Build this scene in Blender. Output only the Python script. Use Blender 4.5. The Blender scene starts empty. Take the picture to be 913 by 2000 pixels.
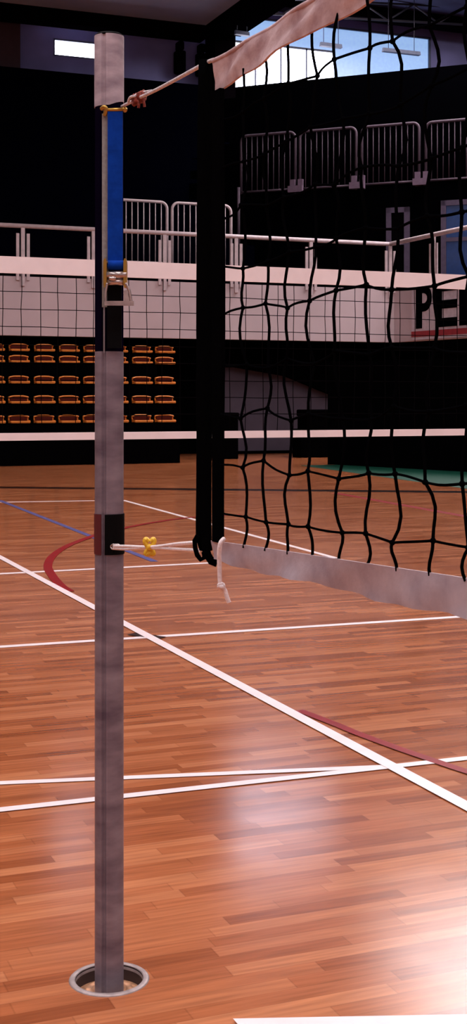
import bpy, math, random
from mathutils import Vector, Matrix
random.seed(7)
C = bpy.context.scene.collection
PI = math.pi
# ------------------------------------------------------------------ camera model (photo 913 x 2000)
F, CX, HY, H = 2600.0, 456.0, 780.0, 1.62
TH = math.radians(22.0)                       # the hall's long axis runs 22 degrees left of the view
FW = Vector((math.sin(TH), math.cos(TH), 0)); RT = Vector((math.cos(TH), -math.sin(TH), 0)); UP = Vector((0, 0, 1))
CAM = Vector((0, 0, H))
def ray(x, y): return FW + RT*((x-CX)/F) + UP*((HY-y)/F)
def P(x, y, d): return CAM + ray(x, y)*d
def onB(x, y, b):
    r = ray(x, y); return CAM + r*(b/r.y)
def onA(x, y, a):
    r = ray(x, y); return CAM + r*(a/r.x)
def G(x, y, z=0.0):
    r = ray(x, y); return CAM + r*((z-H)/r.z)
def onPlane(x, y, p0, n):
    r = ray(x, y); return CAM + r*((p0-CAM).dot(n)/r.dot(n))
def V(*a): return Vector(a)

# ------------------------------------------------------------------ materials
def mat(name, col, rough=.5, metal=0., var=.12, scale=8., bump=0., col2=None, spec=.5, emit=None, stretch=None, tilt=0):
    m = bpy.data.materials.new(name); m.use_nodes = True
    nt = m.node_tree; b = nt.nodes['Principled BSDF']
    b.inputs['Roughness'].default_value = rough; b.inputs['Metallic'].default_value = metal
    b.inputs['Specular IOR Level'].default_value = spec
    tc = nt.nodes.new('ShaderNodeTexCoord'); mp = nt.nodes.new('ShaderNodeMapping')
    if tilt: mp.inputs['Rotation'].default_value = (0, tilt, 0)
    if stretch: mp.inputs['Scale'].default_value = stretch
    nz = nt.nodes.new('ShaderNodeTexNoise'); nz.inputs['Scale'].default_value = scale; nz.inputs['Detail'].default_value = 5
    rp = nt.nodes.new('ShaderNodeValToRGB')
    c2 = col2 or tuple(min(1, c*(1+var)) for c in col); c1 = col if col2 else tuple(c*(1-var) for c in col)
    rp.color_ramp.elements[0].position = .3; rp.color_ramp.elements[1].position = .7
    rp.color_ramp.elements[0].color = (*c1, 1); rp.color_ramp.elements[1].color = (*c2, 1)
    L = nt.links.new
    L(tc.outputs['Object'], mp.inputs['Vector']); L(mp.outputs['Vector'], nz.inputs['Vector'])
    L(nz.outputs['Fac'], rp.inputs['Fac']); L(rp.outputs['Color'], b.inputs['Base Color'])
    if bump:
        bp = nt.nodes.new('ShaderNodeBump'); bp.inputs['Strength'].default_value = bump; bp.inputs['Distance'].default_value = .01
        L(nz.outputs['Fac'], bp.inputs['Height']); L(bp.outputs['Normal'], b.inputs['Normal'])
    if emit:
        b.inputs['Emission Color'].default_value = (*emit[0], 1); b.inputs['Emission Strength'].default_value = emit[1]
    return m

def floor_mat():
    m = bpy.data.materials.new('parquet'); m.use_nodes = True
    nt = m.node_tree; b = nt.nodes['Principled BSDF']; L = nt.links.new
    def N(t, **k):
        n = nt.nodes.new(t)
        for q, v in k.items(): setattr(n, q, v)
        return n
    def M(op, a, bb=None):
        n = N('ShaderNodeMath', operation=op)
        for i, v in enumerate((a, bb)):
            if v is None: continue
            if isinstance(v, (int, float)): n.inputs[i].default_value = v
            else: L(v, n.inputs[i])
        return n.outputs[0]
    tc = N('ShaderNodeTexCoord'); sp = N('ShaderNodeSeparateXYZ'); L(tc.outputs['Object'], sp.inputs[0])
    x, y = sp.outputs[0], sp.outputs[1]
    ry = M('DIVIDE', y, .068); row = M('FLOOR', ry)
    w1 = N('ShaderNodeTexWhiteNoise', noise_dimensions='1D'); L(row, w1.inputs['W'])
    cx = M('ADD', M('DIVIDE', x, .62), M('MULTIPLY', w1.outputs['Value'], 9.0)); colm = M('FLOOR', cx)
    cb = N('ShaderNodeCombineXYZ'); L(row, cb.inputs[0]); L(colm, cb.inputs[1])
    w2 = N('ShaderNodeTexWhiteNoise', noise_dimensions='2D'); L(cb.outputs[0], w2.inputs['Vector'])
    rp = N('ShaderNodeValToRGB'); e = rp.color_ramp.elements
    e[0].position = 0; e[0].color = (.24, .066, .022, 1); e[1].position = 1; e[1].color = (.46, .172, .074, 1)
    q = e.new(.25); q.color = (.31, .092, .033, 1)
    q = e.new(.6); q.color = (.375, .122, .047, 1)
    L(w2.outputs['Value'], rp.inputs['Fac'])
    mp = N('ShaderNodeMapping'); mp.inputs['Scale'].default_value = (1.6, 26, 1); L(tc.outputs['Object'], mp.inputs['Vector'])
    nz = N('ShaderNodeTexNoise'); nz.inputs['Scale'].default_value = 2.2; nz.inputs['Detail'].default_value = 6; L(mp.outputs[0], nz.inputs['Vector'])
    mr = N('ShaderNodeMapRange'); mr.inputs['From Min'].default_value = .3; mr.inputs['From Max'].default_value = .7
    mr.inputs['To Min'].default_value = .78; mr.inputs['To Max'].default_value = 1.2; L(nz.outputs['Fac'], mr.inputs['Value'])
    # seams
    fy = M('FRACT', ry); sy = M('LESS_THAN', M('MINIMUM', fy, M('SUBTRACT', 1.0, fy)), .025)
    fx = M('FRACT', cx); sx = M('LESS_THAN', M('MINIMUM', fx, M('SUBTRACT', 1.0, fx)), .004)
    seam = M('SUBTRACT', 1.0, M('MULTIPLY', M('MAXIMUM', sx, sy), .16))
    k = M('MULTIPLY', mr.outputs[0], seam)
    vm = N('ShaderNodeVectorMath', operation='SCALE'); L(rp.outputs['Color'], vm.inputs[0]); L(k, vm.inputs['Scale'])
    L(vm.outputs[0], b.inputs['Base Color'])
    n2 = N('ShaderNodeTexNoise'); n2.inputs['Scale'].default_value = 3.; n2.inputs['Detail'].default_value = 4; L(tc.outputs['Object'], n2.inputs['Vector'])
    m2 = N('ShaderNodeMapRange'); m2.inputs['To Min'].default_value = .13; m2.inputs['To Max'].default_value = .22; b.inputs['Specular IOR Level'].default_value = .4; L(n2.outputs['Fac'], m2.inputs['Value'])
    L(m2.outputs[0], b.inputs['Roughness'])
    bp = N('ShaderNodeBump'); bp.inputs['Strength'].default_value = .05; bp.inputs['Distance'].default_value = .002
    L(w2.outputs['Value'], bp.inputs['Height']); L(bp.outputs['Normal'], b.inputs['Normal'])
    return m

PINK = (1.0, .90, .93)
M_ = dict(
    parquet=floor_mat(),
    green=mat('green_floor', (.006, .062, .038), .5, spec=.15),
    line=mat('line_white', (.80, .70, .70), .35, var=.05),
    red=mat('line_red', (.22, .004, .006), .35, spec=.12), blue=mat('line_blue', (.085, .085, .24), .35, spec=.12), black=mat('line_black', (.012, .004, .003), .2, spec=.3),
    steel=mat('galvanised', (.125, .100, .135), .46, .3, col2=(.31, .27, .315), scale=9, bump=.05, stretch=(.8, .8, 2.2), tilt=.7),
    sleeve=mat('sleeve_pale', (.27, .22, .265), .55, .1, col2=(.56, .49, .545), scale=16, bump=.05, stretch=(.8, .8, 1.8), tilt=.5),
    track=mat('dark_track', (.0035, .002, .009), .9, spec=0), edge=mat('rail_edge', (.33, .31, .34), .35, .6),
    tape_black=mat('tape_black', (.0015, .0015, .0018), .7, spec=.08), tape_red=mat('tape_red', (.09, .008, .012), .5),
    webblue=mat('blue_webbing', (.003, .045, .34), .9, scale=40, var=.2, bump=.1, spec=.1),
    webgrey=mat('grey_webbing', (.32, .33, .31), .7, scale=80, bump=.3),
    brass=mat('brass', (.50, .30, .06), .35, .8), chrome=mat('chrome', (.52, .45, .42), .25, .8, scale=30, var=.3),
    rope=mat('rope', (.60, .55, .57), .8, scale=160, var=.3, bump=.5), ropered=mat('red_cord', (.20, .035, .022), .9, scale=120, var=.5, bump=.5),
    cordwhite=mat('white_cord', (.86, .78, .78), .7, scale=120, bump=.3),
    yellow=mat('yellow_plastic', (.80, .50, .03), .4),
    canvas=mat('white_canvas', (.40, .27, .28), .9, scale=22, bump=.5, col2=(.66, .53, .54), spec=.2),
    vinyl=mat('white_vinyl', (.36, .31, .36), .5, scale=18, bump=.3, col2=(.52, .46, .51)),
    netcord=mat('black_cord', (.0015, .0015, .002), 1., spec=0),
    netcordfar=mat('black_thin_cord', (.003, .0025, .003), 1., spec=0),
    band=mat('black_band', (.0015, .0015, .0018), 1., spec=.0, scale=60),
    tapewhite=mat('net_tape_white', (.92, .84, .85), .7, var=.04),
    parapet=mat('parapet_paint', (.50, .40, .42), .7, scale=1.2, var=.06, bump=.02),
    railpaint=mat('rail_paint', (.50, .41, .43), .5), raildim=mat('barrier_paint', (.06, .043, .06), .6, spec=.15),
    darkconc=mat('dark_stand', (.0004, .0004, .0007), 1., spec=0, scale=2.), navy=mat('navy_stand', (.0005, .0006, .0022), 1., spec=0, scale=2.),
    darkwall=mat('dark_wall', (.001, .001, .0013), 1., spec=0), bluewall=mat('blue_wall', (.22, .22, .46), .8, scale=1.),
    greywall=mat('grey_wall', (.075, .058, .085), .8, scale=1.5), soffit=mat('soffit_lit_tone', (.70, .72, .95), .8, scale=.5), ceil=mat('ceiling_paint', (.06, .06, .13), .8, scale=1.),  # soffit: the bluish light on it is put into this pale colour
    lightwall=mat('light_wall', (.45, .38, .40), .8, scale=1.), pillarred=mat('pillar_paint', (.040, .016, .024), .7), pillar=mat('pillar_dark', (.002, .0013, .002), 1., spec=0),
    steelbar=mat('truss_paint', (.05, .045, .06), .5, .3), frame=mat('window_frame', (.10, .12, .18), .5),
    sky_fill=mat('added_skylight_glow', (.8, .8, .8), .3, emit=(PINK, 4.6)),  # glow of the unseen ceiling panels added for general light
    skybright=mat('bright_skylight_glass', (.8, .8, .8), .3, emit=((1., .88, .90), 15.)), day=mat('daylit_glass', (.8, .85, .9), .2, emit=((.80, .80, 1.0), 11.)), dayblue=mat('blue_daylit_glass', (.3, .4, .6), .2, emit=((.26, .42, .72), 1.05)),
    deepblue=mat('blue_door_glass', (.01, .03, .1), .2, emit=((.02, .06, .22), .06)), doorframe=mat('door_frame', (.06, .045, .075), .6, spec=.2),
    orange=mat('orange_plastic', (.68, .22, .035), .4, scale=6), shade_red=mat('backrest_shade_red', (.055, .008, .006), .9, spec=.1), seatleg=mat('black_metal', (.0015, .0015, .0015), .9, spec=0),  # the dark red tone is seat shade put into the colour
    banner=mat('banner_cloth', (.56, .47, .52), .7), ink=mat('black_ink', (.0012, .0012, .002), 1., spec=0), inkred=mat('red_ink', (.30, .02, .03), .7),
    socket=mat('socket_rim', (.36, .30, .29), .45, .3, scale=30, var=.25), socketin=mat('socket_wall', (.05, .035, .04), .5, .3), plug=mat('socket_bed', (.50, .26, .14), .6, scale=40, var=.5),
    darkbox=mat('dark_box', (.0012, .001, .0013), 1., spec=0), bracket=mat('bracket_paint', (.11, .075, .11), .6, spec=.2),
)

# ------------------------------------------------------------------ mesh builder (world coordinates)
class MB:
    def __init__(s): s.v = []; s.f = []; s.sm = []
    def add(s, vs, fs, smooth=False):
        o = len(s.v); s.v += [Vector(p) for p in vs]
        for f in fs: s.f.append([i+o for i in f]); s.sm.append(smooth)
        return s
    def hexa(s, p):     # 8 corners: bottom 4 ccw, top 4 ccw
        return s.add(p, [(3,2,1,0),(4,5,6,7),(0,1,5,4),(1,2,6,5),(2,3,7,6),(3,0,4,7)])
    def box(s, x0, x1, y0, y1, z0, z1):
        return s.hexa([(x0,y0,z0),(x1,y0,z0),(x1,y1,z0),(x0,y1,z0),(x0,y0,z1),(x1,y0,z1),(x1,y1,z1),(x0,y1,z1)])
    def slab(s, pts, off):          # planar polygon extruded by vector off
        n = len(pts); a = [Vector(p) for p in pts]; b = [p+off for p in a]
        fs = [tuple(range(n)), tuple(reversed(range(n, 2*n)))] + [(i, i+n, (i+1)%n+n, (i+1)%n) for i in range(n)]
        return s.add(a+b, fs)
    def tube(s, pts, r, n=8, closed=False):
        pts = [Vector(p) for p in pts]; m = len(pts); rs = r if isinstance(r, (list, tuple)) else [r]*m
        vs = []; prev = None
        for i, p in enumerate(pts):
            if closed: t = pts[(i+1)%m]-pts[i-1]
            else: t = pts[min(i+1, m-1)]-pts[max(i-1, 0)]
            t = t.normalized() if t.length > 1e-9 else Vector((0,0,1))
            if prev is None:
                u = t.orthogonal().normalized()
            else:
                u = prev - t*prev.dot(t)
                u = u.normalized() if u.length > 1e-6 else t.orthogonal().normalized()
            prev = u; w = t.cross(u)
            for k in range(n):
                a = 2*PI*k/n; vs.append(p+(u*math.cos(a)+w*math.sin(a))*rs[i])
        fs = []
        for i in range(m if closed else m-1):
            j = (i+1) % m
            for k in range(n): fs.append((i*n+k, i*n+(k+1)%n, j*n+(k+1)%n, j*n+k))
        s.add(vs, fs, True)
        if not closed:
            o = len(s.v)-m*n
            s.f.append([o+k for k in reversed(range(n))]); s.sm.append(False)
            s.f.append([o+(m-1)*n+k for k in range(n)]); s.sm.append(False)
        return s
    def sweep(s, rings, closed_end=True, smooth=False):   # list of rings with the same count
        n = len(rings[0]); vs = [p for r in rings for p in r]; fs = []
        for i in range(len(rings)-1):
            for k in range(n): fs.append((i*n+k, i*n+(k+1)%n, (i+1)*n+(k+1)%n, (i+1)*n+k))
        if closed_end: fs += [tuple(reversed(range(n))), tuple((len(rings)-1)*n+k for k in range(n))]
        return s.add(vs, fs, smooth)
    def lathe(s, c, prof, n=40, smooth=True):   # prof [(r,z)], open
        vs = [(c[0]+r*math.cos(2*PI*k/n), c[1]+r*math.sin(2*PI*k/n), c[2]+z) for r, z in prof for k in range(n)]
        fs = [(i*n+k, i*n+(k+1)%n, (i+1)*n+(k+1)%n, (i+1)*n+k) for i in range(len(prof)-1) for k in range(n)]
        return s.add(vs, fs, smooth)
    def ball(s, c, r, n=10, sc=(1,1,1)):
        c = Vector(c); vs = []; fs = []
        for i in range(1, n):
            ph = PI*i/n
            for k in range(n*2):
                a = PI*k/n; vs.append(c+Vector((math.sin(ph)*math.cos(a)*sc[0], math.sin(ph)*math.sin(a)*sc[1], math.cos(ph)*sc[2]))*r)
        m = n*2
        for i in range(n-2):
            for k in range(m): fs.append((i*m+k, (i+1)*m+k, (i+1)*m+(k+1)%m, i*m+(k+1)%m))
        fs += [tuple(range(m)), tuple((n-2)*m+k for k in reversed(range(m)))]
        return s.add(vs, fs, True)

WM = {}
def obj(name, mb, m, parent=None, loc=None, bevel=0, **props):
    W = WM.get(parent.name) if parent else Matrix.Translation(loc if loc is not None else (0,0,0))
    inv = W.inverted(); me = bpy.data.meshes.new(name)
    me.from_pydata([inv @ v for v in mb.v], [], mb.f); me.update()
    me.polygons.foreach_set('use_smooth', mb.sm); me.materials.append(M_[m])
    o = bpy.data.objects.new(name, me); C.objects.link(o)
    if parent: o.parent = parent
    else: o.matrix_world = W
    WM[o.name] = W
    if bevel:
        b = o.modifiers.new('Bevel', 'BEVEL'); b.width = bevel; b.segments = 2; b.limit_method = 'ANGLE'
    for k, v in props.items(): o[k] = v
    return o
def thing(name, label, cat, loc=(0,0,0), rotz=0, group=None):
    o = bpy.data.objects.new(name, None); C.objects.link(o); o.empty_display_size = .1
    o.location = loc; o.rotation_euler = (0,0,rotz); o['label'] = label; o['category'] = cat
    if group: o['group'] = group
    WM[o.name] = Matrix.Translation(loc) @ Matrix.Rotation(rotz, 4, 'Z'); return o
def tag(o, label, cat, group=None):
    o['label'] = label; o['category'] = cat
    if group: o['group'] = group
    return o
def struct(name, mb, m, parent=None, label=None):
    o = obj(name, mb, m, parent)
    if not parent: o['kind'] = 'structure'
    if label: o['label'] = label
    return o
def dup(root, loc, rotz, label, group=None):
    r = root.copy(); C.objects.link(r); r.location = loc; r.rotation_euler = (0,0,rotz); r['label'] = label
    if group: r['group'] = group
    for ch in list(root.children):
        c = ch.copy(); C.objects.link(c); c.parent = r
        for g in ch.children:
            d = g.copy(); C.objects.link(d); d.parent = c
    return r

# ------------------------------------------------------------------ the hall
A0, A1, B0, B1, ZC = -30., 40., -14., 46., 16.4
POST_D = 2600/699.
pb = P(213, 1913, POST_D); PX, PY = pb.x, pb.y             # post foot on the floor
HOLE = .097
# floor with a round hole for the post socket
fl = MB(); q = .5
ring = 48
vs = []; fs = []
for k in range(ring):
    a = 2*PI*k/ring; c, s_ = math.cos(a), math.sin(a); m = q/max(abs(c), abs(s_))
    vs += [(PX+HOLE*c, PY+HOLE*s_, 0), (PX+m*c, PY+m*s_, 0)]
for k in range(ring):
    j = (k+1) % ring; fs.append((2*k, 2*k+1, 2*j+1, 2*j))
fl.add(vs, fs)
for x0, x1, y0, y1 in ((A0, PX-q, B0, B1), (PX+q, A1, B0, B1), (PX-q, PX+q, B0, PY-q), (PX-q, PX+q, PY+q, B1)):
    fl.add([(x0,y0,0),(x1,y0,0),(x1,y1,0),(x0,y1,0)], [(0,1,2,3)])
floor = struct('floor', fl, 'parquet')
# green margin on the right of the boards
g0, g1 = G(600, 911), G(913, 955); d = (g1-g0).normalized(); g0 = g0-d*.5; g1 = g1+d*14
n = Vector((-d.y, d.x, 0));  n = n if n.x > 0 else -n
struct('floor', MB().slab([g0, g1, g1+n*12, g0+n*12], V(0,0,.004)), 'green', label='green sports floor beyond the edge of the boards')
# painted lines
LZ = [.0012]
def strip(p, q_, w, m, name):
    dd = (q_-p).normalized(); nn = Vector((-dd.y, dd.x, 0))*w/2; z = V(0,0,LZ[0]); LZ[0] += .0004
    b = MB(); b.slab([p-nn+z, q_-nn+z, q_+nn+z, p+nn+z], V(0,0,-.001)); return obj(name, b, m, floor)
def ext(x0, y0, x1, y1, s0=0, s1=0):
    p, q_ = G(x0, y0), G(x1, y1); dd = (q_-p).normalized(); return p-dd*s0, q_+dd*s1
strip(*ext(0, 952, 913, 961, 3, 3), .50, 'black', 'dark_floor_line')
strip(*ext(655, 963, 906, 1008, 0, 4), .15, 'red', 'red_floor_line')
strip(*ext(0, 981, 240, 977, 4, 0), .10, 'line', 'white_floor_line')
strip(*ext(240, 977, 655, 1090), .07, 'line', 'white_floor_line')
strip(*ext(0, 1121, 425, 1099, 3, 0), .09, 'line', 'white_floor_line')
strip(*ext(5, 980, 302, 1097, .3, 0), .075, 'blue', 'blue_floor_line')
strip(*ext(0, 1264, 902, 1205, 2, 0), .075, 'line', 'white_floor_line')
strip(*ext(0, 1530.5, 765, 1498, 2, 0), .05, 'line', 'white_floor_line')
strip(*ext(0, 1583, 913, 1482, 2, 3), .055, 'line', 'white_floor_line')
def arc(pix, w, m, name, over=None):
    pts = [G(*p) for p in pix]; z = V(0,0,LZ[0]); LZ[0] += .0004
    # smooth through the points (Catmull-Rom)
    sm = []
    for i in range(len(pts)-1):
        p0, p1, p2, p3 = pts[max(i-1,0)], pts[i], pts[i+1], pts[min(i+2, len(pts)-1)]
        for k in range(8):
            t = k/8; sm.append(.5*((2*p1)+(p2-p0)*t+(2*p0-5*p1+4*p2-p3)*t*t+(3*p1-p0-3*p2+p3)*t**3))
    sm.append(pts[-1]); b = MB(); vs = []; fs = []
    for i, p in enumerate(sm):
        t = (sm[min(i+1, len(sm)-1)]-sm[max(i-1, 0)]).normalized(); nn = Vector((-t.y, t.x, 0))*w/2; vs += [p-nn+z, p+nn+z]
        if i: fs.append((2*i-2, 2*i, 2*i+1, 2*i-1))
    b.add(vs, fs); return obj(name, b, m, floor)
arc([(470,1006),(378,1010.5),(302,1020.5),(244,1031.5),(200,1042),(174,1050),(131,1067),(103,1086),(93,1106),(101,1124),(118,1144),(136,1156)], .085, 'red', 'red_floor_arc')
arc([(585,1389),(650,1414),(705,1436.5),(780,1464),(841,1485),(913,1509),(1000,1534)], .055, 'red', 'red_floor_arc')
strip(*ext(256, 1239, 316, 1247), .09, 'black', 'dark_floor_line')
strip(*ext(0, 1089, 913, 1577, 1.5, 2), .07, 'line', 'white_floor_line')
e0, e1 = G(455, 1994), G(930, 1985)
nn = Vector((0, -.11, 0)); z = V(0,0,LZ[0])
obj('white_floor_line', MB().slab([e0+nn+z, e1+nn+z, e1+z, e0+z], V(0,0,-.001)), 'line', floor)

# outer walls and ceiling
struct('wall_back', MB().box(A0, A1, B0-.3, B0, 0, ZC), 'lightwall')
struct('wall_left', MB().box(A0-.3, A0, B0, B1, 0, ZC), 'lightwall')
struct('wall_right', MB().box(A1, A1+.3, B0, B1, 0, ZC), 'darkwall')
# glowing ceiling panels: three unseen, added for general light; last known from floor glare
SK = [(-16, -8, -10, 20), (-2, 6, -11, 22), (14, 22, -10, 20), (17., 28., 27., 39.)]
xs = sorted({A0, A1, *[v for s in SK for v in s[:2]]}); ys = sorted({B0, B1, *[v for s in SK for v in s[2:]]})
ce = MB()
for i in range(len(xs)-1):
    for j in range(len(ys)-1):
        mx, my = (xs[i]+xs[i+1])/2, (ys[j]+ys[j+1])/2
        if not any(s[0] < mx < s[1] and s[2] < my < s[3] for s in SK):
            ce.add([(xs[i],ys[j],ZC),(xs[i+1],ys[j],ZC),(xs[i+1],ys[j+1],ZC),(xs[i],ys[j+1],ZC)], [(0,1,2,3)])
struct('ceiling', ce, 'ceil')
for i, s in enumerate(SK):
    w = struct('window_%d' % (i+3), MB().box(*s, ZC+.02, ZC+.06), 'sky_fill' if i < 3 else 'skybright')  # first three are added light panels, no skylight known there
    fr = MB()
    for x in range(int(s[0]), int(s[1])+1, 2): fr.box(x-.05, x+.05, s[2], s[3], ZC-.1, ZC+.02)
    obj('window_frame', fr, 'frame', w)
# far wall with two window openings (b = 46)
def wz(x, y): return onB(x, y, B1)
wl0, wl1 = wz(104, 74), wz(197, 118)            # small window
wr0, wr1 = wz(419, 33), wz(842, 186)             # large window
ax = [A0, wl0.x, wl1.x, wr0.x, wr1.x, A1]
wall = MB(); T = .3
wall.box(A0, wl0.x, B1, B1+T, 0, ZC); wall.box(wl1.x, wr0.x, B1, B1+T, 0, ZC); wall.box(wr1.x, A1, B1, B1+T, 0, ZC)
wall.box(wl0.x, wl1.x, B1, B1+T, 0, wl1.z); wall.box(wl0.x, wl1.x, B1, B1+T, wl0.z, ZC)
zr0 = wz(842, 160).z; zr1 = wz(640, 49).z
wall.box(wr0.x, wr1.x, B1, B1+T, 0, zr0-1.2); wall.box(wr0.x, wr1.x, B1, B1+T, zr1, ZC)
struct('wall_far', wall, 'bluewall')
w1 = struct('window_1', MB().box(wl0.x, wl1.x, B1+.12, B1+.16, wl1.z, wl0.z), 'day')
fr = MB()
for z0 in (wl1.z, wl0.z-.06): fr.box(wl0.x, wl1.x, B1+.02, B1+.12, z0, z0+.06)
for x0 in (wl0.x, wl1.x-.06): fr.box(x0, x0+.06, B1+.02, B1+.12, wl1.z, wl0.z)
obj('window_frame', fr, 'frame', w1)
xm = wz(655, 130).x; zt = wz(655, 101).z
w2 = struct('window_2', MB().box(wr0.x, xm, B1+.12, B1+.16, zr0-1.2, zt), 'day')
obj('window_pane', MB().box(wr0.x, xm, B1+.12, B1+.16, zt, zr1).box(xm, wr1.x, B1+.12, B1+.16, zr0-1.2, zr1), 'dayblue', w2, label='pale blue window pane')
fr = MB()
fr.box(wr0.x, wr1.x, B1+.02, B1+.1, zr1-.08, zr1).box(wr1.x-.08, wr1.x, B1+.02, B1+.1, zr0-1.2, zr1)
for xx in (500, 550, 600): a = wz(xx, 130).x; fr.box(a-.03, a+.03, B1+.04, B1+.1, zr0-1.2, zt)
fr.box(wr0.x, xm, B1+.04, B1+.1, zt-.04, zt+.04)
obj('window_frame', fr, 'frame', w2)
# roof beams: one along the far wall, others running down the hall
zb = onB(40, 40, 44.6).z; z2 = onB(40, 12, 44.6).z
xs_ = onB(402, 50, 44.4).x
struct('trim_1', MB().box(A0, xs_, 44.4, 45.0, zb, z2), 'pillar', label='black roof beam above the small far window')
struct('ceiling_low', MB().box(A0, xs_, 30, 46, z2, z2+.3), 'soffit', label='lower soffit at the left with bluish window light in its colour')
struct('trim_2', MB().box(xs_, xs_+1.3, 30, 44.3, z2-.3, ZC), 'pillar', label='black roof beam running down the hall')
zr = onB(660, 36, 44.6).z
struct('trim_4', MB().box(wr0.x-.2, A1, 44.4, 45.0, zr+.12, ZC), 'pillar', label='black roof beam above the large window')
# pillars against the far wall
a0, a1 = onB(-6, 80, 45.3).x, onB(38, 80, 45.3).x
struct('wall_pillar', MB().box(a0, a1, 45.2, 46, 8, ZC), 'pillarred', label='brown red pillar at the left of the far wall')
a0, a1 = onB(418, 80, 44.5).x, onB(458, 80, 44.5).x
struct('wall_pillar', MB().box(a0, a1, 44.4, 45.4, 5, ZC), 'pillar', label='black pillar left of the large window')
# roof truss bars in front of the large window head
tr = thing('roof_truss', 'thin grey steel roof truss above the large window', 'truss', onB(700, 20, 43.6))
b0, b1, b2, b3 = onB(440, -8, 43.6), onB(905, 14, 43.6), onB(440, 22, 43.6), onB(905, 48, 43.6)
obj('chord', MB().tube([b0, b1], .045), 'steelbar', tr); obj('chord', MB().tube([b2, b3], .045), 'steelbar', tr)
k_ = 9
for i in range(k_):
    p0 = b0.lerp(b1, i/k_) if i % 2 else b2.lerp(b3, i/k_); p1 = b2.lerp(b3, (i+1)/k_) if i % 2 else b0.lerp(b1, (i+1)/k_)
    obj('brace', MB().tube([p0, p1], .03), 'steelbar', tr)
# hanging lamps seen against the window
def lamp(x0, y0, x1, y1, label):
    p, q_ = onB(x0, y0, 43), onB(x1, y1, 43); mid = (p+q_)/2
    t = thing('hanging_lamp', label, 'lamp', mid, 0, 'dark strip lamps in front of the large window')
    obj('lamp_body', MB().sweep([[pt+V(0,-.09,-.07), pt+V(0,.09,-.07), pt+V(0,.05,.07), pt+V(0,-.05,.07)] for pt in (p, q_)]), 'frame', t)
    for e in (p.lerp(q_, .15), p.lerp(q_, .85)): obj('hanger', MB().tube([e+V(0,0,.07), V(e.x, e.y, ZC)], .012, 6), 'steelbar', t)
lamp(626, 86, 667, 91, 'short dark strip lamp hanging before the middle of the large window')
lamp(748, 97, 820, 105, 'long dark strip lamp hanging before the right of the large window')
lamp(459, 63, 486, 67, 'dark strip lamp hanging at the left edge of the large window')
# two dark loudspeakers on the blue wall
for i, (x, y) in enumerate(((351, 82), (393, 87))):
    p = onB(x, y+62, 45.6); s_ = 45.6/ray(x, y).y/F
    t = thing('loudspeaker', ('tall black loudspeaker on the blue wall, the one further left', 'tall black loudspeaker on the blue wall, the one nearest the black pillar')[i], 'loudspeaker', p, 0, 'wall loudspeakers')
    for nm, w, z0, z1 in (('cabinet', 10, 0, 44), ('horn', 6.5, 45, 62)):
        obj(nm, MB().box(p.x-w*s_, p.x+w*s_, p.y-.2, p.y+.2, p.z+z0*s_, p.z+z1*s_), 'darkbox', t, bevel=.06)
    obj('bracket', MB().box(p.x-.08, p.x+.08, p.y+.15, B1, p.z+.3, p.z+.5), 'darkbox', t)

# ------------------------------------------------------------------ balcony, parapet, stands
BP = 34.6                                          # parapet face
cz = onB(770, 660, BP); pz0 = onB(300, 660, BP).z; pz1 = onB(300, 549, BP).z
corner = V(cz.x, BP, 0)
RD = (RT*.50 - FW*.866); RD.z = 0; RD.normalize()  # direction of the right-hand balcony, towards the camera
RN = V(-RD.y, RD.x, 0)                              # outward (away from the court)
if RN.x < 0: RN = -RN
struct('wall_balcony', MB().box(A0, corner.x+.05, BP, BP+.25, pz0, pz1), 'parapet', label='pale balcony parapet above the orange seats')
def rp(t, z, o=0): return corner + RD*t + RN*o + V(0,0,z)
struct('wall_balcony', MB().hexa([rp(0,pz0), rp(16,pz0), rp(16,pz0,.25), rp(0,pz0,.25), rp(0,pz1), rp(16,pz1), rp(16,pz1,.25), rp(0,pz1,.25)]), 'parapet', label='pale balcony parapet on the right carrying the banner')
# balcony floor slab and dark wall below it
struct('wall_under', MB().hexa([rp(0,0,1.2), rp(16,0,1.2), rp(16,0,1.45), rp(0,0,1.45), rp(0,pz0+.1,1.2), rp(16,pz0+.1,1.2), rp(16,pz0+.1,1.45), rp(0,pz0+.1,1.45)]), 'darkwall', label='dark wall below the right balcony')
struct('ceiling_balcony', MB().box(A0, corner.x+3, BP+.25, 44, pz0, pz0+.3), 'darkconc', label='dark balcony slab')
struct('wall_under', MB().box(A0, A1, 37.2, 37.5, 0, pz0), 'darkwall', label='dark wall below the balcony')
# left upper stand: steps
def steps(org, du, dn, length0, length1, z0, z1, run, nst):
    mb = MB(); pr = [(0, pz0+.3)]
    for i in range(nst):
        pr += [(run*i/nst, z0+(z1-z0)*(i+1)/nst), (run*(i+1)/nst, z0+(z1-z0)*(i+1)/nst)]
    pr += [(run, pz0+.3)]
    pts = [org + dn*o + V(0,0,z) for o, z in pr]
    mb.slab([p+du*length0 for p in pts], du*(length1-length0)); return mb
zl1 = onB(300, 165, 44.5).z
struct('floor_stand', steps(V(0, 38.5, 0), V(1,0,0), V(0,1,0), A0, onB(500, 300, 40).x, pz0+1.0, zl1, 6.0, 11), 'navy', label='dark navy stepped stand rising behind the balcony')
# right upper stand on a diagonal
DD = (RT*.921 - FW*.39).normalized(); DN = V(-DD.y, DD.x, 0)      # DN points away from the camera
d0 = P(640, 780, 42.0); d0.z = 0
zb0 = onPlane(640, 366, d0, DN).z
zt1 = onPlane(640, 160, d0+DN*5, DN).z
L0 = -5.5; L1 = 12
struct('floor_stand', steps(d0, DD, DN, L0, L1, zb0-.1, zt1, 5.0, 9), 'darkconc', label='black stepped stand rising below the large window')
def dp(x, y, o=0): return onPlane(x, y, d0+DN*o, DN)

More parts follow.
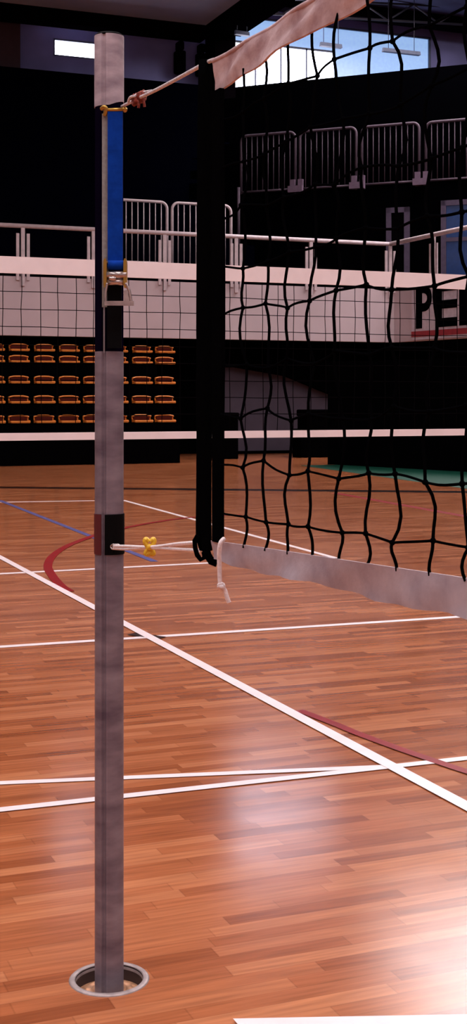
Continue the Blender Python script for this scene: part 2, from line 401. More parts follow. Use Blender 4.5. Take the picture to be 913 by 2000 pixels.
# balcony railings
def post_group(t, p, zt, dx):
    b = obj('post', MB().box(-.045, .045, -.03, .03, 0, 1) if 0 else MB().slab([p-dx*.05-V(0,0,.25), p+dx*.05-V(0,0,.25), V(p.x+dx.x*.05, p.y+dx.y*.05, zt), V(p.x-dx.x*.05, p.y-dx.y*.05, zt)], V(-dx.y, dx.x, 0)*.06), 'railpaint', t)
    for s in (-1, 1):
        c = p+dx*s*.14
        obj('side_plate', MB().slab([c-dx*.04-V(0,0,.1), c+dx*.04-V(0,0,.1), V(c.x+dx.x*.04, c.y+dx.y*.04, zt-.2), V(c.x-dx.x*.04, c.y-dx.y*.04, zt-.2)], V(-dx.y, dx.x, 0)*.04), 'railpaint', t)
BR = BP-.02
rz = onB(300, 454, BR).z
t = thing('railing', 'long pale railing with grouped posts along the front balcony parapet', 'railing', V(onB(300, 540, BR).x, BR, pz1))
ra = onB(762, 450, BR)
obj('top_rail', MB().tube([V(onB(-120, 440, BR).x, BR, rz), V(ra.x, BR, rz)], .062, 10), 'railpaint', t)
for x in (-95, 44, 182, 321, 461, 607, 762):
    p = onB(x, 545, BR); post_group(t, V(p.x, BR-.04, pz1), rz, V(1,0,0))
t2 = thing('railing', 'pale railing rising to the right above the banner parapet', 'railing', rp(3, pz1))
obj('top_rail', MB().tube([V(ra.x, BR, rz), rp(3.3, rz+.12, -.04), rp(14, rz+.2, -.04)], .068, 10), 'railpaint', t2)
pq = onPlane(846, 545, corner, RN); post_group(t2, V(pq.x, pq.y, pz1), rz+.05, RD)
for tt in (6.0, 9.0): q_ = rp(tt, pz1, -.04); post_group(t2, q_, rz+.1, RD)

# barrier panels on the tiers (prototype in local coordinates: x along, z up, base at z 0)
def make_panel(w, h, label, m):
    t = thing('crowd_barrier', label, 'barrier', (0,0,0), 0, 'barrier panels on the stands')
    r = .2; fp = [V(-w/2, 0, 0), V(-w/2, 0, h-r)]
    for k in range(1, 6): a = PI/2*k/6; fp.append(V(-w/2+r-r*math.cos(a), 0, h-r+r*math.sin(a)))
    fp.append(V(-w/2+r, 0, h)); full = fp + [V(-p.x, p.y, p.z) for p in reversed(fp)]
    obj('frame', MB().tube(full, .045, 8), m, t)
    obj('bottom_bar', MB().tube([V(-w/2, 0, .06), V(w/2, 0, .06)], .035, 8), m, t)
    nb = 9
    for k in range(nb):
        x = -w/2 + w*(k+1)/(nb+1); obj('bar', MB().tube([V(x, 0, .06), V(x, 0, h)], .015, 6), m, t)
    return t
def place_panel(x0, x1, ytop, ybot, fn, label, m, rz_):
    a, b, c = fn(x0, ybot), fn(x1, ybot), fn((x0+x1)/2, ytop); w = (V(a.x,a.y,0)-V(b.x,b.y,0)).length
    mid = (a+b)/2; t = make_panel(w, c.z-mid.z, label, m); t.location = mid; t.rotation_euler = (0,0,rz_); return t
fb = lambda x, y: onB(x, y, 37.6)
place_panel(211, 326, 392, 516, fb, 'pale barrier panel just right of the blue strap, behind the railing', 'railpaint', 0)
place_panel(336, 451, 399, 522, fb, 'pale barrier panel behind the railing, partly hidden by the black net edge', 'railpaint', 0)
rzd = math.atan2(DD.y, DD.x)
for x0, x1, y0, y1, lb in ((471,577,262,376,'dim barrier panel on the right upper tier nearest the black pillar'), (586,696,253,369,'dim barrier panel on the right upper tier, second from the black pillar'),
                           (707,819,244,361,'dim barrier panel on the right upper tier, third from the black pillar'), (832,946,235,353,'dim barrier panel on the right upper tier cut by the right edge of the photo')):
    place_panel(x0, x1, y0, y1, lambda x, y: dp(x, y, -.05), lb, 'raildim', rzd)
for x, y, lb in ((581,367,'purplish block foot between the first and second dim barrier panels'), (701,360,'purplish block foot between the second and third dim barrier panels'), (825,353,'purplish block foot between the third and last dim barrier panels')):
    p = dp(x, y+10, -.05); b = MB()
    for s in (-1, 1):
        b.slab([p+DD*(s*.13-.08), p+DD*(s*.13+.08), p+DD*(s*.13+.08)+V(0,0,.42), p+DD*(s*.13-.08)+V(0,0,.42)], DN*-.12)
    b.slab([p+DD*-.24-DN*.1, p+DD*.24-DN*.1, p+DD*.24-DN*.1+V(0,0,.2), p+DD*-.24-DN*.1+V(0,0,.2)], DN*-.15)
    tag(obj('ballast_block', b, 'bracket', None, p), lb, 'block', 'ballast blocks of the barriers')
p = dp(466, 500, -.3); tz = dp(466, 366, -.3).z
tag(obj('upright_pole', MB().tube([p, V(p.x, p.y, tz)], .05, 8), 'raildim', None, p), 'slim grey pole standing below the upper barrier beside the black pillar', 'pole')
# doorways below the right upper tier
def doorway(nm, x0, x1, y0, y1, glass, label):
    a, b = dp(x0, y1, -.06), dp(x1, y0, -.06); L = (V(b.x,b.y,0)-V(a.x,a.y,0)).length; fw = .16
    def q_(u, z, o=0): return V(a.x, a.y, z)+DD*u+DN*o
    mb = MB()
    for u0, u1, z0, z1 in ((0, fw, a.z, b.z), (L-fw, L, a.z, b.z), (0, L, b.z-fw, b.z), (0, L, a.z, a.z+.1)):
        mb.slab([q_(u0,z0,-.05), q_(u1,z0,-.05), q_(u1,z1,-.05), q_(u0,z1,-.05)], DN*.1)
    o = struct(nm, mb, 'doorframe', label=label)
    obj('door_leaf', MB().slab([q_(fw,a.z), q_(L-fw,a.z), q_(L-fw,b.z-fw), q_(fw,b.z-fw)], DN*.04), glass, o)
    obj('door_rail', MB().slab([q_(fw,(a.z+b.z)/2-.06,-.03), q_(L-fw,(a.z+b.z)/2-.06,-.03), q_(L-fw,(a.z+b.z)/2+.06,-.03), q_(fw,(a.z+b.z)/2+.06,-.03)], DN*.04), 'doorframe', o)
    return o
doorway('door_1', 755, 800, 404, 545, 'darkbox', 'grey framed doorway behind the railing corner')
doorway('door_2', 862, 935, 388, 545, 'deepblue', 'blue glazed door behind the rising railing')

# banner on the right parapet
bt0 = onPlane(806, 600, corner, RN); bt = (V(bt0.x,bt0.y,0)-corner).dot(RD)
ban = thing('banner', 'pale banner with black capitals over a red stripe on the right parapet', 'banner', rp(bt, pz0, -.03))
def rq(x, y): p = onPlane(x, y, corner - RN*.03, RN); return p
obj('cloth', MB().slab([rp(bt, pz0+.03, -.03), rp(bt+3.2, pz0+.03, -.03), rp(bt+3.2, pz1-.02, -.03), rp(bt, pz1-.02, -.03)], RN*.02), 'banner', ban)
U = V(0,0,1)
lz0 = rq(830, 641).z; lz1 = rq(830, 556).z; Lh = lz1-lz0
def upos(x): p = rq(x, 600); return (V(p.x,p.y,0)-corner).dot(RD)
def lbox(mb, u0, u1, z0, z1):
    mb.slab([rp(u0, z0, -.034), rp(u1, z0, -.034), rp(u1, z1, -.034), rp(u0, z1, -.034)], RN*-.012)
ux = [upos(x) for x in (813, 825, 844, 852, 864, 893, 898, 918)]
mb = MB(); lbox(mb, ux[0], ux[1], lz0, lz1)
us, ue = ux[1]-.01, ux[2]; n = 12; zc = lz0+Lh*.69; R1, R0 = Lh*.31, Lh*.12
oo = []; ii = []
for k in range(n+1):
    a = PI/2-PI*k/n; oo.append((us+(ue-us)*max(0, math.cos(a))**.7, zc+R1*math.sin(a))); ii.append((us+(ue-us)*.55*max(0, math.cos(a))**.7, zc+R0*math.sin(a)))
for k in range(n):
    mb.slab([rp(*oo[k], -.034), rp(*ii[k], -.034), rp(*ii[k+1], -.034), rp(*oo[k+1], -.034)], RN*-.012)
obj('letter_p', mb, 'ink', ban)
mb = MB(); lbox(mb, ux[3], ux[4], lz0, lz1)
for z0, z1 in ((0, .2), (.41, .6), (.8, 1)): lbox(mb, ux[4]-.01, ux[5], lz0+Lh*z0, lz0+Lh*z1)
obj('letter_e', mb, 'ink', ban)
mb = MB(); lbox(mb, ux[6], ux[7], lz0, lz1); obj('letter_i', mb, 'ink', ban)
mb = MB(); lbox(mb, bt, bt+3.2, rq(830, 657).z, rq(830, 646).z); obj('red_stripe', mb, 'inkred', ban)

# ------------------------------------------------------------------ below the balcony
gb = 36.6
def gp(x, y): return onB(x, y, gb)
struct('wall_grey', MB().box(gp(436,800).x, gp(700,800).x, gb, gb+.2, 0, pz0), 'greywall', label='dim grey lilac wall below the balcony')
zk = gp(520, 880).z
struct('baseboard_far', MB().box(gp(436,800).x, gp(700,800).x, gb-.06, gb, 0, zk), 'darkwall')
# sloping dark underside (stair flight) covering the top of the grey wall
s_ = [onB(432, 655, 36.2), onB(432, 712, 36.2), onB(560, 734, 36.2), onB(700, 792, 36.2), onB(770, 830, 36.2), onB(770, 655, 36.2)]
struct('wall_stair', MB().slab(s_, V(0, .25, 0)), 'darkwall', label='dark sloping stair underside in front of the grey wall')
def dbox(x0, x1, y0, b, dpt, label, nm='equipment_trunk'):
    p0, p1 = onB(x0, 880, b), onB(x1, 880, b); zt = onB((x0+x1)/2, y0, b).z; t = thing(nm, label, 'trunk', V((p0.x+p1.x)/2, b+dpt/2, 0), 0)
    obj('body', MB().box(p0.x, p1.x, b, b+dpt, 0, zt*.86), 'darkbox', t, bevel=.03)
    obj('lid', MB().box(p0.x-.02, p1.x+.02, b-.02, b+dpt+.02, zt*.86, zt), 'darkbox', t, bevel=.03)
dbox(428, 466, 806, 33.5, .6, 'black upright trunk at the left end of the grey wall')
dbox(604, 700, 800, 33.5, .8, 'wide black trunk at the right end of the grey wall')
dbox(588, 603, 838, 33.5, .6, 'narrow low black trunk against the grey wall beside the wide one')
# dark stand front at the right of the green floor
h0, h1 = G(640, 907), G(913, 922); hd = (h1-h0).normalized(); h1 = h1+hd*8; hn = V(-hd.y, hd.x, 0); hn = hn if hn.y > 0 else -hn
struct('wall_stand', MB().slab([h0, h1, h1+hn*1.2, h0+hn*1.2], V(0,0,2.55)), 'darkwall', label='black front of the right lower stand')

# orange seats on the telescopic bleacher
ROWS = [(820, 32.2), (782.5, 32.8), (744.5, 33.4), (705, 34.0), (683, 34.45)]
zrow = [onB(180, y, b).z for y, b in ROWS]
bx0, bx1 = onB(-140, 800, 32).x, onB(350, 800, 32).x
bl = thing('bleacher', 'black stepped bleacher carrying the rows of orange seats', 'bleacher', V((bx0+bx1)/2, 32.0, 0))
obj('front_panel', MB().box(bx0, bx1, 31.95, 32.0, 0, zrow[0]-.12), 'darkbox', bl)
for i, (z, (y, b)) in enumerate(zip(zrow, ROWS)):
    b2 = ROWS[i+1][1]-.2 if i < 4 else 34.58
    obj('tread', MB().box(bx0, bx1, b-.2, b2, max(0, z-.5), z-.1), 'darkbox', bl)
seat0 = thing('stadium_seat', 'x', 'seat', (0,0,0), 0, 'orange seats on the bleacher')
W_ = .25
pan = MB(); rings = []
for x in (-W_, -W_*.92, W_*.92, W_):
    e = .035 if abs(x) > W_*.95 else 0
    rings.append([V(x, -.20+e, -.068+e*.5), V(x, -.215+e, -.03), V(x, -.19+e, -.015), V(x, -.10, -.03+e), V(x, .06, -.035+e), V(x, .06, -.07)])
pan.sweep(rings); obj('seat_pan', pan, 'orange', seat0)
bk = MB(); rings = []
for x in (-W_, -W_*.9, -W_*.5, 0, W_*.5, W_*.9, W_):
    e = (abs(x)/W_)**4; top = .135 - .035*e; yb = .10 - .04*e
    rings.append([V(x, yb-.03, -.02), V(x, yb, .05), V(x, yb-.02, top-.035), V(x, yb-.07, top-.028), V(x, yb-.06, top), V(x, yb+.03, top), V(x, yb+.05, .04), V(x, yb+.02, -.03)])
bk.sweep(rings, smooth=True); obj('backrest', bk, 'orange', seat0)
inlay = MB(); inlay.hexa([V(-W_*.86,.035,-.015),V(W_*.86,.035,-.015),V(W_*.86,.095,-.01),V(-W_*.86,.095,-.01),V(-W_*.86,.025,.085),V(W_*.86,.025,.085),V(W_*.86,.09,.09),V(-W_*.86,.09,.09)])  # dark red slab that paints the shade on the backrest face
obj('backrest_shade', inlay, 'shade_red', seat0, bevel=.012, label='painted backrest shade, dark red pad')
obj('seat_bracket', MB().box(-.05, .05, -.12, .10, -.10, -.05), 'seatleg', seat0)
SX = [-12, 36.5, 86, 134.5, 182, 229, 277, 321.5]
ROWN = ['lowest row', 'second row up', 'middle row', 'fourth row up', 'top row']
COLN = ['cut by the left photo edge', 'second from the left edge', 'third from the left edge', 'fourth from the left edge', 'just left of the post',
        'mostly hidden behind the post', 'second from the dark aisle', 'at the end by the dark aisle']
first = True
for r, (z, (y, b)) in enumerate(zip(zrow, ROWS)):
    for c, x in enumerate(SX):
        p = onB(x, y, b); lab = 'orange stadium seat in the %s, %s' % (ROWN[r], COLN[c])
        if first: seat0.location = V(p.x, b, z); seat0['label'] = lab; first = False
        else: dup(seat0, V(p.x, b, z), 0, lab)

# ------------------------------------------------------------------ far net
FNB = 7.05
fz = lambda y: onB(456, y, FNB).z
fa0, fa1 = onB(-420, 700, FNB).x, onB(1330, 700, FNB).x
t_top0, t_top1 = onB(456, 546, FNB).z-.0, 0
ztop = onB(0, 500, FNB).z; ztb = onB(0, 533, FNB).z; zbt = onB(0, 846, FNB).z; zbb = onB(0, 861, FNB).z
fn = thing('volleyball_net', 'far thin black volleyball net stretched level in front of the orange seats', 'net', V((fa0+fa1)/2, FNB, 0))
def saglist(z, n=40, amp=.0): return [V(fa0+(fa1-fa0)*i/n, FNB, z - amp*math.sin(PI*i/n)) for i in range(n+1)]
def band_(pts_t, pts_b, th, nrm):
    rings = [[a+nrm*th, b+nrm*th, b-nrm*th, a-nrm*th] for a, b in zip(pts_t, pts_b)]; return MB().sweep(rings)
obj('top_tape', band_(saglist(ztop), saglist(ztb), .004, V(0,1,0)), 'tapewhite', fn)
obj('bottom_tape', band_(saglist(zbt), saglist(zbb), .004, V(0,1,0)), 'tapewhite', fn)
nm = MB(); ncol = int((fa1-fa0)/.0995)
zz = [ztb + (zbt-ztb)*k/9.0 for k in range(10)]
for k in range(1, 9):
    nm.tube([V(fa0+(fa1-fa0)*i/30, FNB, zz[k]+random.uniform(-.003,.003)) for i in range(31)], .0022, 5)
for i in range(ncol+1):
    x = fa0 + i*(fa1-fa0)/ncol; ph = random.uniform(-.012, .012)
    nm.tube([V(x+ph*k/9+random.uniform(-.003,.003), FNB+.001, ztop-.02 if k == 0 else zz[k]) for k in range(10)], .0022, 5)
obj('net_mesh', nm, 'netcordfar', fn)

# ------------------------------------------------------------------ near net
AN = math.radians(25.8)
ND = RT*math.sin(AN) - FW*math.cos(AN); NN = RT*math.cos(AN) + FW*math.sin(AN)   # along (towards camera), normal
N0 = P(418, HY, 2.737)
def N(t, z, o=0.): return N0 + ND*t + NN*o + V(0,0,z)
TE = 3.9
net = thing('volleyball_net', 'near black volleyball net with thick wavy cords and pale tapes, tied to the metal post', 'net', V(N0.x, N0.y, 0))
K = [i*.03 for i in range(int(TE/.03)+1)]
def wv(t, a, f, p=0): return a*math.sin(f*t+p)
tt_ = [N(-.005+t, .698+.026*t-.004*t*t, wv(t,.006,9)+wv(t,.003,31)) for t in K]
tb_ = [N(-.005+t, .633+.042*t-.006*t*t+wv(t,.002,23), wv(t,.009,11,1)+wv(t,.003,37)) for t in K]
def sheet(top, bot, nrm, th, rows, wob):
    # cloth strip: smooth front, smooth back and a flat rim
    g = []
    for i, (a, b) in enumerate(zip(top, bot)):
        g.append([a.lerp(b, k/rows) + nrm*wob(K[i], k/rows) for k in range(rows+1)])
    m = MB(); n_ = rows+1
    for sgn in (1, -1):
        fs = []
        for i in range(len(g)-1):
            for k in range(rows):
                f = (i*n_+k, i*n_+k+1, (i+1)*n_+k+1, (i+1)*n_+k); fs.append(f if sgn > 0 else f[::-1])
        m.add([p+nrm*th*sgn for c in g for p in c], fs, True)
    for k in (0, rows):
        vs = [p for c in g for p in (c[k]+nrm*th, c[k]-nrm*th)]
        m.add(vs, [(2*i, 2*i+2, 2*i+3, 2*i+1) for i in range(len(g)-1)])
    for c in (g[0], g[-1]):
        m.add([p for q_ in c for p in (q_+nrm*th, q_-nrm*th)], [(2*k, 2*k+1, 2*k+3, 2*k+2) for k in range(rows)])
    return m
tp = sheet(tt_, tb_, NN, .003, 6, lambda t, u: math.sin(PI*u)*(.004*math.sin(19*t+4*u)+.003*math.sin(43*t+2+7*u)))
obj('top_tape', tp, 'canvas', net)
hem = MB(); hem.tube([p+V(0,0,-.001) for p in tt_], .005, 8); obj('tape_hem', hem, 'canvas', net)
bt_ = [N(-.012+t, -.291+.036*t-.003*t*t, wv(t,.002,8)) for t in K]
bb_ = [N(-.012+t, -.333+.019*t+wv(t,.0035,14,2)+wv(t,.0015,47)-.008*min(1,t), wv(t,.006,13)+.004) for t in K]
bv = sheet(bt_, bb_, NN, .002, 6, lambda t, u: u*.004*math.sin(21*t+3*u)+u*u*.003*math.sin(47*t+1))
obj('bottom_tape', bv, 'vinyl', net)
# mesh
nm = MB(); T0, DT = .045, .0921; nc = int((TE-T0)/DT)
ROWZ = [-.232+.1*k for k in range(9)]
kn = {}
for i in range(nc+1):
    for k, z in enumerate(ROWZ):
        t = T0+i*DT; wob = .013 if i else .003
        kn[i, k] = N(t+random.uniform(-1,1)*.006*(i > 0), z+.015*t+random.uniform(-1,1)*wob*(.45 if k == 0 else 1), random.uniform(-1,1)*.008)
def cr(p0, p1, j, nseg=5):
    out = []
    dlt = ND*random.uniform(-1,1)*j + NN*random.uniform(-1,1)*j + V(0,0,random.uniform(-1,1)*j*.5); d2 = ND*random.uniform(-1,1)*j*.5
    for s in range(nseg):
        u = s/nseg; out.append(p0.lerp(p1, u)+dlt*math.sin(PI*u)+d2*math.sin(2*PI*u))
    return out
RC = .0027
for k in range(len(ROWZ)):
    pts = []
    for i in range(nc): pts += cr(kn[i,k], kn[i+1,k], .006)
    pts.append(kn[nc,k]); nm.tube(pts, RC*.85, 6)
for i in range(1, nc+1):
    t = T0+i*DT
    pts = cr(N(t, -.296+.034*t), kn[i,0], .007)
    for k in range(len(ROWZ)-1): pts += cr(kn[i,k], kn[i,k+1], .010)
    pts += cr(kn[i,len(ROWZ)-1], N(t, .645+.035*t), .006) + [N(t, .645+.035*t)]
    nm.tube(pts, RC, 6)
    for k in range(len(ROWZ)): nm.ball(kn[i,k], .0050, 5)
obj('net_mesh', nm, 'netcord', net)
# side bands: inner hem and outer strap
hb = MB(); zs = [.632 - (.632+.292)*i/30 for i in range(31)]
hb.sweep([[N(-.002+.001*math.sin(9*z), z, .004), N(.041+.003*math.sin(7*z), z, .005), N(.041+.003*math.sin(7*z), z, -.005), N(-.002, z, -.004)] for z in zs])
obj('side_hem', hb, 'band', net)
ob = MB(); ctr = [(400,118,12),(401,150,14),(400,220,14.5),(399.5,300,14.5),(399.5,420,15),(399,520,15.5),(399,640,16),(399,760,15.5),(398.5,880,15),(398,960,15),(397.5,1020,15.5),(398,1052,15.5),(402,1075,12.5)]
SD = 2.80
rings = []
for x, y, w in ctr:
    s_ = w/F*SD; c = P(x, y, SD); rings.append([c-RT*s_-FW*.002, c-RT*s_*.5-FW*.013, c+RT*s_*.5-FW*.013, c+RT*s_-FW*.002, c+RT*s_*.6+FW*.012, c-RT*s_*.6+FW*.012])
ob.sweep(rings, smooth=True); st = obj('side_strap', ob, 'band', net)
def ribbon(pix, w, d, th=.004):
    pts = [P(x, y, d) for x, y in pix]; rr = []
    for i, p in enumerate(pts):
        tg = (pts[min(i+1,len(pts)-1)]-pts[max(i-1,0)]).normalized(); sd = tg.cross(FW).normalized()*(w/F*d/2); rr.append([p-sd-FW*th, p+sd-FW*th, p+sd+FW*th, p-sd+FW*th])
    return MB().sweep(rr)
obj('strap_tail', ribbon([(398,1050),(401,1070),(406,1085),(413,1096),(424,1100)], 15, SD-.01), 'band', st)
obj('strap_loop', ribbon([(386,1046),(380,1056),(381,1070),(385,1084),(392,1093),(399,1089),(398,1078)], 9, SD-.02), 'band', st)
# top rope to the post, knot
def curve(pts, n=8):
    pts = [Vector(p) for p in pts]; sm = []
    for i in range(len(pts)-1):
        p0, p1, p2, p3 = pts[max(i-1,0)], pts[i], pts[i+1], pts[min(i+2,len(pts)-1)]
        for k in range(n):
            t = k/n; sm.append(.5*((2*p1)+(p2-p0)*t+(2*p0-5*p1+4*p2-p3)*t*t+(3*p1-p0-3*p2+p3)*t**3))
    return sm+[pts[-1]]
def lerpd(x, x0, x1, a, b): return a+(b-a)*(x-x0)/(x1-x0)
rope_px = [(238,208),(250,202),(272,191),(300,178),(340,157),(380,135),(404,122),(417,117)]
rope = obj('top_rope', MB().tube(curve([P(x, y, lerpd(x, 238, 417, POST_D-.03, 2.74)) for x, y in rope_px]), .0046, 8), 'rope', net)
kd = lerpd(272, 238, 417, POST_D-.03, 2.74)
kb = MB()
for q_ in range(5):
    x0 = 262+q_*4.6; pts = []
    for k in range(12):
        a = 2*PI*k/12; c = P(x0+2.5*math.cos(a)+random.uniform(-.6,.6), 192-(x0-270)*.45+9*math.sin(a), kd - .012*math.cos(a+q_)); pts.append(c)
    kb.tube(pts, .0052, 6, closed=True)
kb.tube(curve([P(268,196,kd-.012), P(271,203,kd-.014), P(270,211,kd-.012)]), .0036, 6)
kb.tube(curve([P(278,192,kd-.012), P(281,201,kd-.014), P(282,209,kd-.012)]), .0036, 6)
obj('rope_knot', kb, 'ropered', rope, label='reddish brown knot')
kb = MB(); kb.tube(curve([P(250,200,kd), P(254,190,kd-.01), P(262,188,kd-.015), P(268,184,kd-.01), P(280,180,kd), P(297,177,kd)]), .0036, 6)
kb.tube(curve([P(284,188,kd), P(290,182,kd-.01), P(300,179,kd)]), .0036, 6)
obj('rope_tail', kb, 'rope', rope)
# lower cords and yellow buckle
bd = lambda x: lerpd(x, 222, 395, POST_D-.05, 2.80)
lc = MB(); lc.tube(curve([P(x, y, bd(x)) for x, y in ((222,1067),(245,1067),(283,1068.5),(310,1067),(345,1062.5),(388,1059))]), .0042, 7)
lc.tube(curve([P(x, y, bd(x)+.004) for x, y in ((222,1071),(245,1072),(283,1070),(310,1070.5),(345,1073),(388,1075))]), .0042, 7)
lc = obj('lower_cord', lc, 'cordwhite', net)
bk = MB(); dd = bd(292)-.012
for sx in (-1, 1):
    bk.tube(curve([P(292+sx*2,1071,dd), P(292+sx*9,1059,dd), P(292+sx*7,1053,dd), P(292+sx*1.5,1058,dd)]), .006, 7)
    bk.tube(curve([P(292+sx*1,1069,dd), P(292+sx*8,1080,dd), P(292+sx*4,1083,dd), P(292,1077,dd)]), .0055, 7)
bk.ball(P(292,1069,dd), .010, 8); obj('cord_buckle', bk, 'yellow', lc, label='yellow plastic cord buckle')
# dangling white cord
dc = MB(); dw = 2.62
dc.tube(curve([P(438,1052,dw), P(431,1060,dw-.006), P(428,1078,dw-.004), P(428.5,1105,dw), P(430,1142,dw), P(433,1146,dw-.004), P(439,1153,dw), P(443,1166,dw), P(447,1177,dw)]), .0046, 7)
for q_ in range(2): dc.tube([P(432+5.5*math.cos(2*PI*k/9), 1144+q_*3+4*math.sin(2*PI*k/9), dw-.003*math.cos(k)) for k in range(9)], .0035, 6, closed=True)
obj('dangling_cord', dc, 'cordwhite', net)

# ------------------------------------------------------------------ the post
S = 699.
def pz(y): return H + (HY-y)/S
pole = thing('net_post', 'tall grey steel net post with dark track and taped collar, standing in the floor socket', 'post', V(PX, PY, 0), -TH)
R = .0402
def section(r, groove=True, n=56):
    # angle 0 faces the camera (-FW); positive towards image right
    pts = []
    ga = math.asin(-9./28)
    for k in range(n):
        a = -PI+2*PI*k/n; rr = r
        if groove and abs(a-ga) < .13: rr = r-.005
        if groove and abs(abs(a-ga)-.17) < .06: rr = r+.0012
        pts.append((RT*math.sin(a) - FW*math.cos(a))*rr)
    return pts
def shaft(z0, z1, r, groove=True, zr=None):
    a = section(r, groove); c = V(PX, PY, 0); m = MB()
    top = [c+p+V(0,0,z1) for p in a]; bot = [c+p+V(0,0,z0 + (zr(p) if zr else 0)) for p in a]
    return m.sweep([bot, top], smooth=False)
obj('lower_shaft', shaft(-.040, pz(1080), R), 'steel', pole)
obj('middle_shaft', shaft(pz(1002), pz(687), R), 'steel', pole)
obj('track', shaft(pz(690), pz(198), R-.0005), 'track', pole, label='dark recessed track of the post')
obj('top_sleeve', shaft(pz(211), pz(72), R+.0012, True, lambda p: max(0, (p.dot(RT)-.004))*.42), 'sleeve', pole, label='pale sleeve at the top of the post')
obj('cap', MB().lathe((PX,PY,pz(72)), [(0,.006),(.036,.006),(.0405,.003),(.0405,-.001),(0,-.001)]), 'tape_black', pole, label='thin dark cap')
def arcstrip(a0, a1, r0, r1, z0, z1, n=14):
    c = V(PX, PY, 0); rings = []
    for k in range(n+1):
        a = a0+(a1-a0)*k/n; dr = RT*math.sin(a)-FW*math.cos(a)
        rings.append([c+dr*r0+V(0,0,z0), c+dr*r1+V(0,0,z0), c+dr*r1+V(0,0,z1), c+dr*r0+V(0,0,z1)])
    return MB().sweep(rings)
ga = math.asin(-9./28)
obj('collar_tape', arcstrip(ga+.12, PI*1.02, R-.001, R+.0026, pz(1081), pz(1003), 20), 'tape_black', pole, label='black tape collar')
obj('collar_tape', arcstrip(-PI*.98, ga-.14, R-.001, R+.0022, pz(1081), pz(1003)), 'tape_red', pole, label='dark red tape collar')
obj('collar_core', shaft(pz(1081), pz(1002), R-.0008), 'steel', pole)
for z0, z1 in ((690, 212),):
    obj('rail_edge', arcstrip(ga+.02, ga+.13, R-.001, R+.002, pz(z0), pz(z1), 4), 'edge', pole, label='light metal edge of the track')
# knot of the lower cord on the collar
kb = MB(); kdz = POST_D-R-.006
for q_ in range(3): kb.tube([P(221+q_*4+5*math.cos(2*PI*k/9), 1068+5*math.sin(2*PI*k/9), kdz-.004*math.sin(k)) for k in range(9)], .0026, 6, closed=True)
obj('cord_knot', kb, 'chrome', lc)
# brass hook and pin at the top of the track
hk = MB(); hd_ = POST_D-R
hk.tube(curve([P(198,213,hd_-.004), P(203,209,hd_-.012), P(207,214,hd_-.012), P(204,226,hd_-.008)]), .006, 8)
hk.tube([P(203,215,hd_-.012), P(242,214,hd_-.008)], .0052, 8); hk.ball(P(243,214,hd_-.008), .008, 8)
obj('hook_pin', hk, 'brass', pole, label='brass hook and pin under the sleeve')

# ------------------------------------------------------------------ ratchet strap on the post
rs = thing('ratchet_strap', 'blue webbing tightening strap with metal ratchet hanging on the front of the post', 'strap', P(224, 595, hd_), -TH)
def web(x0, x1, ys_, d, th, amp=.0):
    rr = []
    for i, y in enumerate(ys_):
        o = amp*math.sin(i*1.3); a, b = P(x0, y, d+o), P(x1, y, d+o+.004); rr.append([a-FW*th, b-FW*th, b+FW*th, a+FW*th])
    return MB().sweep(rr)
obj('webbing', web(210, 239.5, [215+ (523-215)*i/16 for i in range(17)], hd_-.012, .0022, .0012), 'webblue', rs)
obj('back_webbing', web(199, 211, [222+(600-222)*i/12 for i in range(13)], hd_-.003, .0015), 'webgrey', rs, label='grey webbing strand')
dR = hd_-.03
ro = obj('webbing_roll', MB().tube([P(211,518,dR), P(241,518,dR)], .013, 16), 'webblue', rs)
fr = MB()
for x, dx in ((206, 0), (245, 0)):
    rr = []
    for y, w, o in ((506,1.5,.0),(512,3.2,.0),(530,3.2,0),(556,3,0),(562,2,0)):
        s_ = w/F*dR; c = P(x, y, dR+.004); rr.append([c-RT*s_-FW*.018, c+RT*s_-FW*.018, c+RT*s_+FW*.012, c-RT*s_+FW*.012])
    fr.sweep(rr)
obj('side_plate', fr, 'brass', rs)
obj('axle', MB().tube([P(203,514,dR-.002), P(248,514,dR-.002)], .005, 8), 'chrome', rs)
rb = MB(); rb.tube([P(208,537,dR-.006), P(247,537,dR-.006)], .0105, 12); rb.tube([P(209,551,dR-.004), P(245,551,dR-.004)], .0085, 12); rb.tube([P(213,544,dR-.014), P(226,544,dR-.014)], .006, 8)
obj('spool', rb, 'chrome', rs)
hn_ = MB(); dH = dR-.012
hn_.tube(curve([P(209,553,dH), P(206,572,dH), P(206,589,dH)]), .0038, 8); hn_.tube(curve([P(245,553,dH), P(252,568,dH), P(256,590,dH)]), .0042, 8)
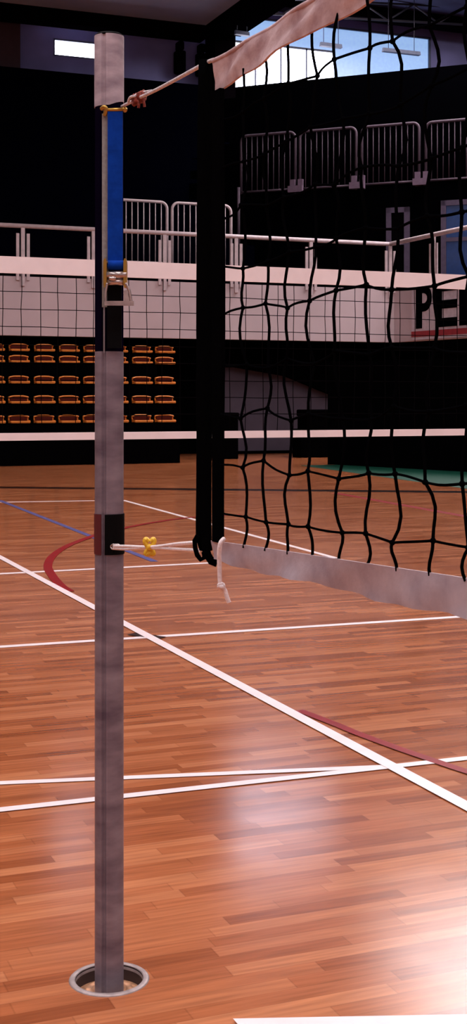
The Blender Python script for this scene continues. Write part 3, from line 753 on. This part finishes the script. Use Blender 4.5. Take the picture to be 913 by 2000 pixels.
hn_.sweep([[P(x,588,dH)-FW*.004, P(x,597,dH)-FW*.004, P(x,597,dH)+FW*.004, P(x,588,dH)+FW*.004] for x in (204, 261)])
hn_.sweep([[P(241,568,dH)-FW*.003, P(248,566,dH)-FW*.003, P(253,588,dH)-FW*.003, P(242,588,dH)-FW*.003], [P(241,568,dH)+FW*.003, P(248,566,dH)+FW*.003, P(253,588,dH)+FW*.003, P(242,588,dH)+FW*.003]])
obj('handle', hn_, 'chrome', rs, label='pinkish metal ratchet handle')
obj('loose_end', web(209, 237, [556+(680-556)*i/8 for i in range(9)], hd_-.010, .002, .001), 'tape_black', rs, label='dark hanging end of the strap')

# ------------------------------------------------------------------ floor socket
so = thing('floor_socket', 'round metal floor socket around the foot of the post', 'socket', V(PX, PY, 0))
obj('rim', MB().lathe((PX,PY,0), [(.0935,-.01),(.095,.003),(.098,.005),(.109,.004),(.1125,.0005),(.1125,-.004)]), 'socket', so)
obj('cup_wall', MB().lathe((PX,PY,0), [(.0945,.002),(.0935,-.04)]), 'socketin', so)
obj('cup_bed', MB().lathe((PX,PY,-.04), [(.0935,0),(.068,.004),(.066,.012),(.050,.012),(.048,0),(.0,0)]), 'plug', so)

# ------------------------------------------------------------------ camera, world, colour management
cam = bpy.data.objects.new('camera', bpy.data.cameras.new('camera')); C.objects.link(cam)
cam.location = CAM; cam.rotation_euler = (PI/2, 0, -TH)
cam.data.sensor_fit = 'AUTO'; cam.data.sensor_width = 36; cam.data.lens = 36*F/2000
cam.data.shift_y = -(1000-HY)/2000; cam.data.clip_start = .05; cam.data.clip_end = 300
sc = bpy.context.scene; sc.camera = cam
w = bpy.data.worlds.new('world'); sc.world = w; w.use_nodes = True
w.node_tree.nodes['Background'].inputs[0].default_value = (.5, .6, .8, 1); w.node_tree.nodes['Background'].inputs[1].default_value = .3
vs = sc.view_settings; vs.view_transform = 'Standard'; vs.look = 'None'; vs.gamma = 1; vs.use_curve_mapping = False; vs.exposure = 0
sc.cycles.use_denoising = True
